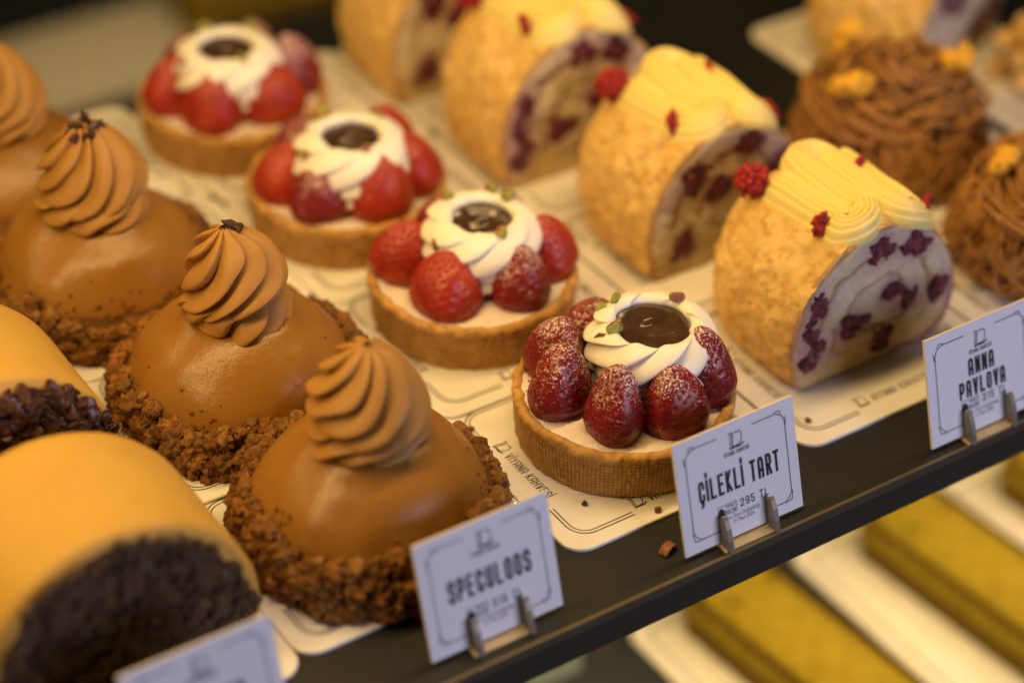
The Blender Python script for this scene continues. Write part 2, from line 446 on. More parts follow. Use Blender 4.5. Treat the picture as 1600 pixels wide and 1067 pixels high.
def board_meshes():
    m = MB(); ring = rrect(BW, BD, .85, 8); n = len(ring)
    for_z = [(-.13, .0), (-.03, .0), (0, -.03)]
    V = []
    for z, off in for_z:
        k = 1 + off / (BD / 2)
        V += [(x * k, y * k, z) for x, y in ring]
    F = grid_faces(n, 3); F.append(tuple(2 * n + i for i in range(n))); F.append(tuple(range(n))[::-1])
    m.add(V, F[:n], 1); m.v[-1]; m.f += [f for f in F[n:]]; m.m += [0] * (len(F) - n)
    b = m; g = 2.05
    for ins, t in ((.60, .05), (.74, .045)):
        hw, hd = BW / 2 - ins, BD / 2 - ins; r = .75 - (ins - .6)
        for q in range(4):
            lx, ly = (hw, hd) if q % 2 == 0 else (hd, hw)
            pts = [(-lx, -ly + r + (ly - r - g) if False else -g)]
            pts = [(-lx, -g)] + [(-lx + r - r * math.cos(R_(a)), -ly + r - r * math.sin(R_(a))) for a in range(0, 91, 15)] + [(-g, -ly)]
            c, s_ = (1, 0, -1, 0)[q], (0, 1, 0, -1)[q]
            strip(b, [(x * c - y * s_, x * s_ + y * c) for x, y in pts], t, .004, mat=2)
    base = m.mesh('board', [M['card'], M['cardedge'], M['ink']], False)
    lets = []
    for d in (BD / 2 - .84, BW / 2 - .84):
        l = MB(); cup_logo(l, -1.62, -d, .50, .004)
        letters(l, 'VİYANA KAHVESİ', -1.15, -d, .36, .17, .045, .042, .004, 0, 'l')
        lets.append(l.mesh('printed_lettering', [M['ink']], False))
    return base, lets


BB, BLET = board_meshes()


def board(x, y, label, tilt=True, rz=0.0, z=0.0):
    t = thing('cake_board', label, 'cake board', (x, y, z + (.07 if tilt else 0)), (-.0155 if tilt else 0, 0, rz), 'printed cake boards under the cakes')
    part('board', BB, t); 
    for q in range(4): part('printed_lettering', BLET[q % 2], t, rot=(0, 0, q * math.pi / 2))
    return t


# ---------------------------------------------------------------- strawberry tarts
TR, TH = 3.74, 1.95


def crust_mesh():
    m = MB(); NU = 480; prof = [(TR - .12, 0), (TR, .05)]
    k = 46
    for j in range(k + 1): prof.append((TR + .15 * j / k, .08 + (TH - .45) * j / k))
    n0 = len(prof)
    prof += [(TR + .17, TH - .32), (TR + .18, TH - .22), (TR + .16, TH - .10), (TR + .08, TH - .02), (TR - .02, TH), (TR - .12, TH - .03), (TR - .2, TH - .1), (TR - .26, TH - .3), (TR - .28, TH - .55)]

    def d(t, j, r, z):
        a = nz(math.cos(t) * 4, math.sin(t) * 4, z * .9) * .05 + nz(math.cos(t) * 20, math.sin(t) * 20, z * 5, 2) * .03
        if 2 <= j < n0:
            z = z + .035 * noise.noise(Vector((math.cos(t) * 5, math.sin(t) * 5, 2)))
            wgt = min(1, max(0, .70 + 1.7 * nz(math.cos(t) * 2.2 + 7, math.sin(t) * 2.2, z * .7)))
            e = min(1, (j - 2) / 5, (n0 - j) / 5)
            gx = abs(math.sin(t * 160 / 2)); gz = abs(math.sin(z / .145 * math.pi))
            a += wgt * e * .042 * (min(gx * 1.5, 1) * min(gz * 1.5, 1) - .5)
        else:
            a += nz(math.cos(t) * 11, math.sin(t) * 11, z * 3, 4) * .065
        return r + a, z + (nz(math.cos(t) * 6, math.sin(t) * 6, 3, 4) * .07 if j >= n0 else 0)

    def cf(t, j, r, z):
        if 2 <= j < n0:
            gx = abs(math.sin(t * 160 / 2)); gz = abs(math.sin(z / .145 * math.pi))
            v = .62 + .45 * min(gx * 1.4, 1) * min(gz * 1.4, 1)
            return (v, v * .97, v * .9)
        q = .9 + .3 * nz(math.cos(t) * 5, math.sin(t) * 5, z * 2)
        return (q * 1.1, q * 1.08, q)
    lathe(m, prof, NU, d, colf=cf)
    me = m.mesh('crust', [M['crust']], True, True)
    return me


def filling_mesh():
    m = MB()
    prof = [(TR - .20, TH - .45)] + [(r, TH - .12 + .08 * (1 - (r / TR) ** 2)) for r in np.linspace(TR - .16, .02, 34)]
    lathe(m, prof, 96, lambda t, j, r, z: (r, z + .10 * nz(r * math.cos(t) * .9, r * math.sin(t) * .9, 5) + .04 * nz(r * math.cos(t) * 5, r * math.sin(t) * 5, 2)))
    return m.mesh('cream_filling', [M['filling']])


def berry_mesh(seed, R=1.17, h=2.55, bare=False):
    rng = random.Random(seed); m = MB(); NU, NV = 110, 64
    seeds = []
    ns = 120
    for i in range(ns):
        t = .05 + .9 * ((i + .5) / ns) ** .9
        seeds.append((t, (i * 2.399963 + rng.uniform(-.12, .12)) % (2 * math.pi)))

    def rad(t): return R * max(0.0, 1 - t ** 2.3) ** .62 * min(1, .84 + .75 * t)
    lob = [rng.uniform(0, 6.28) for _ in range(3)]
    V = []
    sd = np.array([(rad(t) * math.cos(a), rad(t) * math.sin(a), t * h) for t, a in seeds])
    for j in range(NV):
        t = 1 - (1 - j / (NV - 1)) ** 1.35
        for i in range(NU):
            a = 2 * math.pi * i / NU
            r = rad(t) * (1 + .05 * math.sin(2 * a + lob[0]) + .035 * math.sin(3 * a + lob[1]) + .06 * noise.noise(Vector((math.cos(a) * 1.2, math.sin(a) * 1.2, t * 2 + seed))))
            p = np.array((r * math.cos(a), r * math.sin(a), t * h))
            dd = ((sd - p) ** 2).sum(1).min() ** .5
            dep = .055 * math.exp(-(dd / .085) ** 2)
            k = 1 - dep / max(r, .15) if t < .97 else 1
            V.append((p[0] * k, p[1] * k, p[2] - (dep * .5 if t > .8 else 0)))
    V = np.array(V)
    m.add(V, grid_faces(NU, NV) + [tuple(range(NU))[::-1]], 0)
    sv, sf = ico(1)
    for (t, a), p in zip(seeds, sd):
        if t > .96: continue
        ax = Vector((math.cos(a), math.sin(a), .35 * t)).normalized()
        q = Vector(p) * 1.0 - ax * .045
        B = np.array(ax.to_track_quat('X', 'Z').to_matrix())
        m.add((sv * np.array([.022, .030, .046])) @ B.T + np.array(q), sf, 1)
    return m.mesh('strawberry', [M['berrydry' if bare else 'berry'], M['seed']])


def ridge(ph):
    """asymmetric star-tip ridge, 0..1: long slope then a quick undercut"""
    f = ph - math.floor(ph)
    return math.sin(f / .72 * math.pi * .5) ** 1.1 if f < .72 else max(0, math.cos((f - .72) / .28 * math.pi * .5)) ** .8


def swirl_mesh(name, tiers, material, NU=260, seed=0, lip=None):
    """tiers: list of dict(z0,z1,prof=[(s,r)],n,twist,amp,ph); every tier its own skin, overlapping like piped loops"""
    m = MB()
    for ti, T in enumerate(tiers):
        NV = T.get('nv', 46); V = []
        ss = [p[0] for p in T['prof']]; rs = [p[1] for p in T['prof']]; zs = [p[2] for p in T['prof']]
        u = np.linspace(ss[0], ss[-1], NV)
        rr = smooth_interp(u, ss, rs); zz = smooth_interp(u, ss, zs)
        for j in range(NV):
            for i in range(NU):
                a = 2 * math.pi * i / NU
                ph = T['n'] * a / (2 * math.pi) + T['twist'] * (1 - (1 - min(u[j], 1)) ** T.get('tw', 1)) + T['ph'] + T.get('wave', .10) * noise.noise(Vector((math.cos(a) * 1.3, math.sin(a) * 1.3, u[j] * 2 + seed + ti * 5)))
                fade = T['fade'](u[j]) if 'fade' in T else 1
                rib = math.floor(ph) % T['n']
                d = (ridge(ph) - .45) * T['amp'] * fade * (1 + T.get('vary', 0) * noise.noise(Vector((rib * 3.7 + .5, seed * 2.3 + .3, ti + u[j] * 1.2))))
                wob = .05 * noise.noise(Vector((math.cos(a) * .9, math.sin(a) * .9, u[j] * 1.2 + seed * 3 + ti)))
                r = max(rr[j] + d * min(1, rr[j] / .5) + wob * min(1, rr[j]), .004)
                rise = T.get('rise', 0) * .5 * math.sin(a + 6.28 * T.get('rph', 0)) * (1 - u[j])
                cx, cy = T.get('lean', (0, 0)); k = u[j]
                V.append((r * math.cos(a) + cx * k * k, r * math.sin(a) + cy * k * k, zz[j] + rise - .22 * d))
        F = grid_faces(NU, NV)
        if T.get('cap'): F.append(tuple((NV - 1) * NU + i for i in range(NU)))
        m.add(V, F)
    return m.mesh(name, [material])


def smooth_interp(u, xs, ys):
    xs = np.array(xs, float); ys = np.array(ys, float)
    mm = np.gradient(ys, xs)
    out = []
    for q in u:
        i = min(max(np.searchsorted(xs, q) - 1, 0), len(xs) - 2)
        h = xs[i + 1] - xs[i]; t = (q - xs[i]) / h
        out.append((2 * t ** 3 - 3 * t ** 2 + 1) * ys[i] + (t ** 3 - 2 * t ** 2 + t) * h * mm[i] + (-2 * t ** 3 + 3 * t ** 2) * ys[i + 1] + (t ** 3 - t ** 2) * h * mm[i + 1])
    return np.array(out)


TPROF = [(0, 1.5, .75), (.16, 1.9, 1.0), (.42, 2.08, 1.6), (.62, 1.98, 2.2), (.78, 1.74, 2.66), (.9, 1.46, 2.80), (1.0, 1.29, 2.62), (1.12, 1.2, 2.2), (1.2, .6, 1.8)]


def tart_cream_mesh(seed):
    TP = [(u, r - (.22 if u > .85 else .10 if u > .7 else 0) * (seed > 0), z) for u, r, z in TPROF]
    t1 = dict(prof=[(0, 1.35, 0), (.3, 1.85, .25), (.6, 1.95, .75), (1, 1.6, 1.3)], n=7, twist=-1.9, amp=.30, ph=seed * .37)
    t2 = dict(prof=TP, n=(8, 7, 7)[seed], vary=.7, wave=.3, twist=-3.1, amp=(.36, .27, .30)[seed], ph=.2 + seed * .61, fade=lambda u: 1 - max(0, min(1, (u - .70) / .3)) * .8, nv=84, rise=.22, rph=seed * .23)
    return swirl_mesh('whipped_cream', [t1, t2], M['cream'], 280, seed)


def pool_mesh(seed):
    m = MB()
    prof = [(r, .05 * math.cos(r * 5.5) * math.exp(-r * 1.6)) for r in np.linspace(1.34, .01, 34)]
    lathe(m, prof, 72, lambda t, j, r, z: (r * (1 + .05 * math.sin(3 * t + seed)), z + .06 * noise.noise(Vector((r * math.cos(t) * 1.2, r * math.sin(t) * 1.2, seed)))))
    return m.mesh('chocolate_pool', [M['choco']])


CRUST, FILL = crust_mesh(), filling_mesh()
BERRY = [berry_mesh(s, *a) for s, a in enumerate(((1.17, 2.55), (1.20, 2.35), (1.12, 2.75), (1.22, 2.45)))]
BERRYD = [berry_mesh(s + 10, *a, bare=True) for s, a in enumerate(((1.28, 2.55), (1.30, 2.40), (1.24, 2.70)))]
CREAM = [tart_cream_mesh(s) for s in range(3)]
POOL = [pool_mesh(s) for s in range(2)]


def nut_mesh(seed):
    rng = random.Random(seed); V, F = facet(seed, rng); V = V * np.array([rng.uniform(.24, .32), rng.uniform(.17, .22), rng.uniform(.14, .2)])
    m = MB()
    d = np.array([rng.gauss(0, 1) for _ in range(3)]); d /= np.linalg.norm(d)
    fa = [f for f in F if (V[list(f)].mean(0) @ d) < .03]; fb = [f for f in F if (V[list(f)].mean(0) @ d) >= .03]
    m.add(V, fa, 0); n = len(fa)
    m.f += fb; m.m += [1] * len(fb)
    return m.mesh('pistachio_piece', [M['pist'], M['pistskin']], False)


NUT = [nut_mesh(s) for s in range(6)]

tart_labels = ['strawberry tart nearest the shelf edge, behind the ÇİLEKLİ TART tag, berries heavily sugared',
               'strawberry tart second from the shelf edge, with orange-red berry at its front',
               'strawberry tart third from the shelf edge, two green pistachio bits beside its chocolate pool',
               'strawberry tart at the back of its row, next to the dark empty shelf end']
tart_pos = [(36.42, 13.28), (35.75, 22.0), (34.95, 29.9), (34.25, 37.95)]
cream_off = [(1.05, -.05), (.25, -.2), (-.2, -.75), (-.4, -.4)]
# per tart: (angle deg from +x, radius, variant, scale, bare)
tart_berries = [
    [(226, 2.40, 2, .98, 0), (167, 2.52, 0, 1.02, 0), (279, 2.55, 3, .98, 0), (325, 2.85, 2, 1.04, 0), (124, 2.75, 0, .98, 0), (80, 2.6, 1, 1, 0), (10, 2.75, 3, .95, 0)],
    [(212, 2.40, 1, 1.06, 1), (284, 2.42, 0, 1.04, 0), (333, 2.85, 2, 1.0, 1), (147, 2.62, 0, 1.0, 1), (85, 2.5, 1, 1, 0), (25, 2.5, 2, 1, 0)],
    [(216, 2.50, 1, 1.08, 0), (271, 2.62, 2, 1.05, 1), (322, 2.75, 0, 1.0, 1), (168, 2.70, 0, .98, 1), (110, 2.4, 1, 1, 0), (20, 2.5, 0, 1, 1)],
    [(224, 2.45, 2, 1.06, 1), (288, 2.38, 1, 1.06, 1), (337, 2.70, 2, 1.08, 0), (170, 2.60, 0, 1.02, 1), (110, 2.4, 1, 1, 0), (40, 2.5, 0, 1, 0)]]
# pistachio bits: place on the cream (x, y from its middle), variant
nuts = [[(-1.45, .25, 0), (-.35, 1.72, 3), (1.45, .55, 1), (-.55, -1.75, 2), (-1.85, .45, 5), (-.95, 1.65, 4)],
        [(-2.0, -.05, 5), (-.4, 1.7, 0), (-.05, -1.45, 0), (1.4, .35, 2), (1.2, 1.2, 4)],
        [(-1.95, .15, 0), (-.05, -1.3, 0), (1.6, .55, 3), (-.1, 1.75, 4)],
        [(-1.9, 0, 0), (0, -1.4, 3), (1.6, .8, 2), (-.1, 1.7, 4)]]
CZ = .90
for i, (x, y) in enumerate(tart_pos):
    t = thing('strawberry_tart', tart_labels[i], 'tart', (x, y, .02 if i == 0 else .06), (0, 0, 0), 'row of strawberry tarts')
    part('crust', CRUST, t, rot=(0, 0, i * 1.3)); part('cream_filling', FILL, t, rot=(0, 0, i * 2.1))
    rng = random.Random(40 + i)
    for a, r, v, s, bare in tart_berries[i]:
        lib = BERRYD if bare else BERRY
        o = part('strawberry', lib[v % len(lib)], t, (r * math.cos(R_(a)), r * math.sin(R_(a)), TH - .22), sc=(s, s, s * (1 if i == 0 else .9)))
        lean = R_(rng.uniform(6, 12))
        ax = Vector((math.sin(R_(a)), -math.cos(R_(a)), 0))
        o.rotation_euler = (Matrix.Rotation(lean, 3, ax) @ Matrix.Rotation(rng.uniform(0, 6.28), 3, 'Z')).to_euler()
    ox, oy = cream_off[i]
    part('whipped_cream', CREAM[(0, 1, 2, 1)[i]], t, (ox, oy, TH - .05), (0, 0, (0, 2.2, .7, 4.1)[i]), (1.04, 1.04, CZ))
    part('chocolate_pool', POOL[i % 2], t, (ox, oy, TH - .05 + 2.50 * CZ), (0, 0, i), (1, 1, 1) if i == 0 else (.84, .84, 1))
    for a, b, v in nuts[i]:
        r = math.hypot(a, b); zz = np.interp(r, [1.36, 1.52, 1.75, 1.98, 2.08], [2.62, 2.78, 2.66, 2.2, 1.6])
        if v == 2 and i == 0: zz = 1.35
        part('pistachio_piece', NUT[v], t, (ox + a, oy + b, TH - .05 + zz * CZ + .13), (rng.uniform(-.6, .6), rng.uniform(-.6, .6), rng.uniform(0, 6)), (1.3, 1.3, 1.3))

# ---------------------------------------------------------------- caramel dome cakes


def dome_mesh(seed):
    m = MB()
    pr = [(3.75, 0), (4.0, .35), (4.10, .8), (4.02, 1.3), (3.84, 1.95), (3.50, 2.6), (3.02, 3.2), (2.46, 3.74), (1.98, 4.06), (1.5, 4.2), (1.0, 4.27), (.02, 4.29)]
    s = np.linspace(0, 1, len(pr)); u = np.linspace(0, 1, 60)
    rr = smooth_interp(u, s, [p[0] for p in pr]); zz = smooth_interp(u, s, [p[1] for p in pr])

    def d(t, j, r, z):
        n = nz(math.cos(t) * r * .35 + seed * 4, math.sin(t) * r * .35, z * .4, 2) * .16
        dent = -.10 * math.exp(-((r - 2.35) / .35) ** 2) * (.6 + .5 * math.sin(t * 2 + seed))
        return max(r + n * min(1, r / 2), .01), z + dent
    lathe(m, list(zip(rr, zz)), 128, d)
    return m.mesh('glazed_dome', [M['glaze']])


def dome_swirl(seed):
    k = (1.0, .96, 1.03)[seed]
    t1 = dict(prof=[(0, 1.40 * k, 0), (.22, 1.74 * k, .12), (.5, 1.78 * k, .55), (1, 1.35 * k, 1.25)], n=(9, 10, 9)[seed], twist=-1.9, amp=.52, ph=seed * .31, rise=.45, rph=.5 + seed * .4, vary=.7, wave=.35)
    t2 = dict(prof=[(0, 1.05, .85), (.08, 1.50 * k, .92), (.20, 1.68 * k, 1.2), (.40, 1.60 * k, 1.75), (.58, 1.36 * k, 2.3), (.75, .98, 2.82), (.90, .52, 3.2), (1.0, .10, 3.42 + .08 * seed)], n=(9, 8, 10)[seed], twist=-2.9, tw=1.7, amp=.52, ph=.1 + seed * .45,
              nv=110, lean=((.28, -.24, .05)[seed], (.15, .12, -.22)[seed]), rise=.75, rph=.3 * seed, vary=.7, wave=.35)
    return swirl_mesh('cream_swirl', [t1, t2], M['caramel'], 280, seed)


CH = [chunk(s, 3 if s < 6 else 2, .5, 1.5, .22) for s in range(12)]


def crumb_collar(seed):
    rng = random.Random(seed); m = MB()
    # dense inner bed so that no gap shows the dome's foot
    lathe(m, [(4.35, 0), (4.45, .35), (4.25, 1.0), (4.0, 1.7), (3.6, 1.8)], 90, lambda t, j, r, z: (r + .18 * nz(math.cos(t) * 6, math.sin(t) * 6, z * 2 + seed), z), colf=lambda *a: (.55, .5, .45))
    for k in range(2300):
        a = rng.uniform(0, 2 * math.pi)
        hmax = 1.85 + .75 * noise.noise(Vector((math.cos(a) * 1.5, math.sin(a) * 1.5, seed)))
        z = hmax * rng.random() ** .9
        rout = 4.62 - .38 * (z / 1.9) ** 1.6 + .22 * noise.noise(Vector((math.cos(a) * 2.5, math.sin(a) * 2.5, 3 + seed)))
        if z > 1.75: rout = min(rout, 4.22 - (z - 1.75) * .45)
        r = rout - abs(rng.gauss(0, .16))
        s = rng.choice((.05, .07, .09, .12, .15, .2, .26, .34)) * rng.uniform(.8, 1.15)
        V, F = CH[rng.randrange(6) if s > .15 else 6 + rng.randrange(6)]
        V = (V * s * np.array([1, rng.uniform(.75, 1.1), rng.uniform(.7, 1)])) @ rmat(rng).T + np.array([r * math.cos(a), r * math.sin(a), max(z, s * .5)])
        q = rng.uniform(.7, 1.35); w_ = rng.uniform(.9, 1.1)
        m.add(V, F, 0, np.tile([q, q * w_, q * w_ * .95], (len(V), 1)))
    for k in range(120):     # grains stuck to the glaze above the collar
        a = rng.uniform(0, 2 * math.pi); z = 1.7 + abs(rng.gauss(0, .45)); r = np.interp(z, [1.3, 1.95, 2.6, 3.2], [4.02, 3.84, 3.5, 3.02])
        V, F = CH[6 + rng.randrange(6)]
        m.add((V * rng.uniform(.03, .09)) @ rmat(rng).T + np.array([r * math.cos(a), r * math.sin(a), z]), F, 0, np.tile([1., .95, .9], (len(V), 1)))
    return m.mesh('crumb_collar', [M['crumb']], True, True)


DOME = [dome_mesh(s) for s in range(2)]
DSW = [dome_swirl(s) for s in range(3)]
COL = [crumb_collar(s) for s in range(2)]


def nib_mesh(seed):
    rng = random.Random(seed + 70); V, F = facet(seed, rng, 7); m = MB()
    m.add(V * np.array([.26, .14, .10]), F); return m.mesh('cocoa_nib', [M['nib']], False)


NIB = [nib_mesh(s) for s in range(4)]
dome_labels = ['caramel dome cake directly behind the SPECULOOS tag, its swirl bare of cocoa nibs',
               'caramel dome cake second from the shelf edge, one cocoa nib standing on its swirl',
               'caramel dome cake third from the shelf edge, swirl topped with a cluster of cocoa nibs',
               'caramel dome cake farthest from the shelf edge, cut off by the photo edge']
dome_pos = [(26.3, 13.55), (25.9, 21.8), (24.55, 30.3), (23.8, 37.5)]
nibs = [[], [(.05, .1, 3.45, 0, 1.2), (.25, -.1, 3.3, 1, .9), (-.25, -.45, 2.75, 2, .8), (.55, .05, 2.95, 3, .6)],
        [(.1, .2, 3.5, 0, 1.2), (-.25, .1, 3.35, 1, 1.2), (.35, -.1, 3.25, 2, 1.2), (-.45, -.2, 3.0, 3, 1.2), (.6, .1, 3.0, 1, 1.1), (-.1, -.4, 3.1, 0, 1.1), (.1, .5, 3.2, 2, 1.1), (-.5, .3, 3.0, 3, 1)],
        [(.1, .2, 3.45, 0, 1.2), (-.25, .1, 3.3, 1, 1.2)]]
for i, (x, y) in enumerate(dome_pos):
    t = thing('dome_cake', dome_labels[i], 'cake', (x, y, .02), (0, 0, 0), 'row of caramel dome cakes')
    part('glazed_dome', DOME[i % 2], t, rot=(0, 0, i * 1.9 + .4))
    part('crumb_collar', COL[i % 2], t, rot=(0, 0, i * 2.3))
    part('cream_swirl', DSW[(0, 1, 2, 0)[i]], t, (-.05, 0, 4.08), (0, 0, (.4, 0, 3.0, 1.0)[i]))
    rng = random.Random(i + 5)
    for nx, ny, z, v, s in nibs[i]:
        part('cocoa_nib', NIB[v], t, (nx - .05, ny, 4.10 + z + (.12 if i > 1 else .05)), (rng.uniform(-1, 1), rng.uniform(-1.5, -.4) if v == 0 else rng.uniform(0, 6), rng.uniform(0, 6)), (s * 1.3, s * 1.5, s * 1.5))

# ---------------------------------------------------------------- raspberry roll cakes (slices of a meringue roll)
OUT0 = [(-3.25, 0), (-3.85, 1.1), (-3.92, 2.6), (-3.42, 4.2), (-2.15, 5.5), (-.3, 6.1), (1.65, 5.75), (3.15, 4.05), (3.8, 2.15), (3.55, .75), (2.6, .02), (0, -.03)]


def closed_spline(P, n):
    P = np.array(P); k = len(P); out = []
    for i in range(n):
        f = i / n * k; j = int(f); t = f - j
        a, b, c, d = P[(j - 1) % k], P[j % k], P[(j + 1) % k], P[(j + 2) % k]
        out.append(.5 * (2 * b + (c - a) * t + (2 * a - 5 * b + 4 * c - d) * t * t + (3 * b - a - 3 * c + d) * t ** 3))
    return np.array(out)


NOUT = 200
OUT = closed_spline(OUT0, NOUT); OUT[:, 1] = np.maximum(OUT[:, 1], 0)
RLEN = 6.0
face_berries = [(-.2, 5.05, .55, .40, .5), (1.45, 4.70, .50, .44, -.3), (2.92, 2.35, .38, .80, .1), (.55, 2.95, .55, .22, .3), (1.42, 2.35, .24, .52, .25),
                (-2.95, 3.45, .34, .55, -.1), (-2.95, 1.45, .38, .58, .2), (-1.25, 2.05, .62, .36, .55), (.30, 1.10, .56, .50, 0), (-3.15, 2.4, .22, .35, .1)]
face_berries2 = [(-1.9, 4.2, .5, .6, .5), (-.6, 3.4, .55, .5, 0), (.9, 5.0, .6, .42, -.2), (2.4, 3.7, .5, .5, .5), (1.5, 1.5, .5, .6, .3), (-2.2, 1.3, .5, .7, 0), (2.9, 2.0, .35, .6, 0)]


def roll_body(seed):
    m = MB(); NY = 60; V = []; K = []
    ctr = np.array([0, 2.7])
    for j in range(NY + 1):
        v = j / NY; y = RLEN * v
        edge = min(1.0, (1 - v) * RLEN / 2.6); sh = 1 - .30 * (1 - edge) ** 2.2 - .03 * (1 - min(1, v * RLEN / .8)) ** 2
        for i in range(NOUT):
            q = ctr + (OUT[i] - ctr) * sh
            dirn = (OUT[i] - ctr); dirn = dirn / np.linalg.norm(dirn)
            p3 = Vector((q[0] * .8, y * .8, q[1] * .8 + seed * 9))
            n = .17 * nz(p3[0] * .8, p3[1] * .8, p3[2] * .8, 4)
            cr = abs(noise.noise(Vector((q[0] * .8, y * .7, q[1] * .8 + seed * 5))) + .25 * noise.noise(Vector((q[0] * 3, y * 3, q[1] * 3))))
            crack = -.12 * math.exp(-(cr / .03) ** 2) * (noise.noise(Vector((q[0] * .6 + 5, y * .6, q[1] * .6))) > .05)
            fl = .16 * abs(nz(q[0] * .95, y * .95, q[1] * .95 + 4, 4))
            k = (n + crack + fl - .03) * (.25 if OUT[i][1] < .25 else 1)
            q = q + dirn * k
            V.append((q[0], y + .10 * nz(q[0], q[1], 3) * (j == 0), max(q[1], 0)))
            c = .92 + .5 * n + 1.3 * fl + crack * 1.6
            low = max(0, 1 - q[1] / 1.2)
            K.append((c, c * (1 - .06 * low), c * (1 - .15 * low)))
    F = grid_faces(NOUT, NY + 1, flip=True)
    F.append(tuple(NY * NOUT + i for i in range(NOUT))[::-1])
    m.add(V, F, 0, K)
    return m.mesh('meringue_sponge', [M['meringue']], True, True)


def roll_face(berries, seed):
    m = MB(); NR = 64; V = []; K = []; ctr = np.array([.25, 2.35])
    cream = np.array([.66, .57, .41]); spg = np.array([.44, .27, .10]); yel = np.array([.55, .40, .13]); pink = np.array([.42, .21, .22]); deep = np.array([.20, .035, .06])
    for j in range(NR):
        f = 1 - j / (NR - 1)
        for i in range(NOUT):
            q = ctr + (OUT[i] - ctr) * (f * .992 if j else .985)
            ang = math.atan2(q[1] - ctr[1], q[0] - ctr[0])
            nn = noise.noise(Vector((q[0] * 1.3, q[1] * 1.3, seed)))
            ff = f + .03 * nn
            c = cream * (1 + .10 * nn)
            c = c * .0 + cream * (1 + .1 * nn)
            if q[1] < 1.7:    # lower part is bare sponge
                kk = min(1, (1.7 - q[1]) / .7 + .25 * nn); kk = max(0, kk) * .75; c = c * (1 - kk) + yel * kk
            sp = .63 + .10 * (ang / math.pi)
            ln = max(math.exp(-((ff - sp) / .028) ** 2), .8 * math.exp(-((ff - sp + .30) / .025) ** 2)) * (.9 if q[1] > 1.2 else .4)
            c = c * (1 - ln) + spg * .75 * ln
            if ff > .93:
                kk = min(1, (ff - .93) / .03); c = c * (1 - kk) + spg * 1.15 * kk
            for bx, bz, ra, rb, an in berries:
                d = np.hypot(q[0] - bx, q[1] - bz) + .12 * nn
                core = max(0., min(1., (max(ra, rb) * .62 - d) / .22 + .5)); c = c * (1 - core * .8) + np.array([.12, .03, .045]) * core * .8
                kk = math.exp(-(max(0, d - .3) / .50) ** 2) * .70; c = c * (1 - kk) + pink * kk
            # the juice that ran along the lower right rim
            kk = math.exp(-((ff - .95) / .07) ** 2) * max(0, min(1, (q[0] - .2) / 1.0)) * max(0, min(1, (2.4 - q[1]) / .8)); c = c * (1 - kk * .8) + deep * kk * .8
            dy = .13 * nz(q[0] * 1.1, q[1] * 1.1, seed + 3, 4) + .10 * ln - .05
            V.append((q[0], (-.03 + dy * min(1, (1 - f) * 12)) if j else .12, max(q[1], .005))); K.append(c)
    F = grid_faces(NOUT, NR)
    F.append(tuple((NR - 1) * NOUT + i for i in range(NOUT)))
    m.add(V, F, 0, K)
    face = m.mesh('cut_slice', [M['slice']], True, True)
    b = MB(); rng = random.Random(seed)
    for bx, bz, ra, rb, an in berries:
        for k in range(15):     # crushed drupelets
            px, pz = rng.gauss(0, .40), rng.gauss(0, .40)
            c_, s_ = math.cos(an), math.sin(an)
            x = bx + (px * ra * c_ - pz * rb * s_); z = bz + (px * ra * s_ + pz * rb * c_)
            cv, cf = chunk(rng.randrange(40), 2, .95, 1.9, .4)
            r = rng.uniform(.14, .36)
            b.add(cv * np.array([r * (.6 + ra * .7), .06, r * (.6 + rb * .7)]) + np.array([x, -.075, z]), cf)
    return face, b.mesh('raspberry_filling', [M['rasp']])


def top_z(x):
    best = 0
    for i in range(NOUT):
        a, b = OUT[i], OUT[(i + 1) % NOUT]
        if (a[0] - x) * (b[0] - x) <= 0 and abs(a[0] - b[0]) > 1e-6:
            t = (x - a[0]) / (b[0] - a[0]); best = max(best, a[1] + (b[1] - a[1]) * t)
    return best


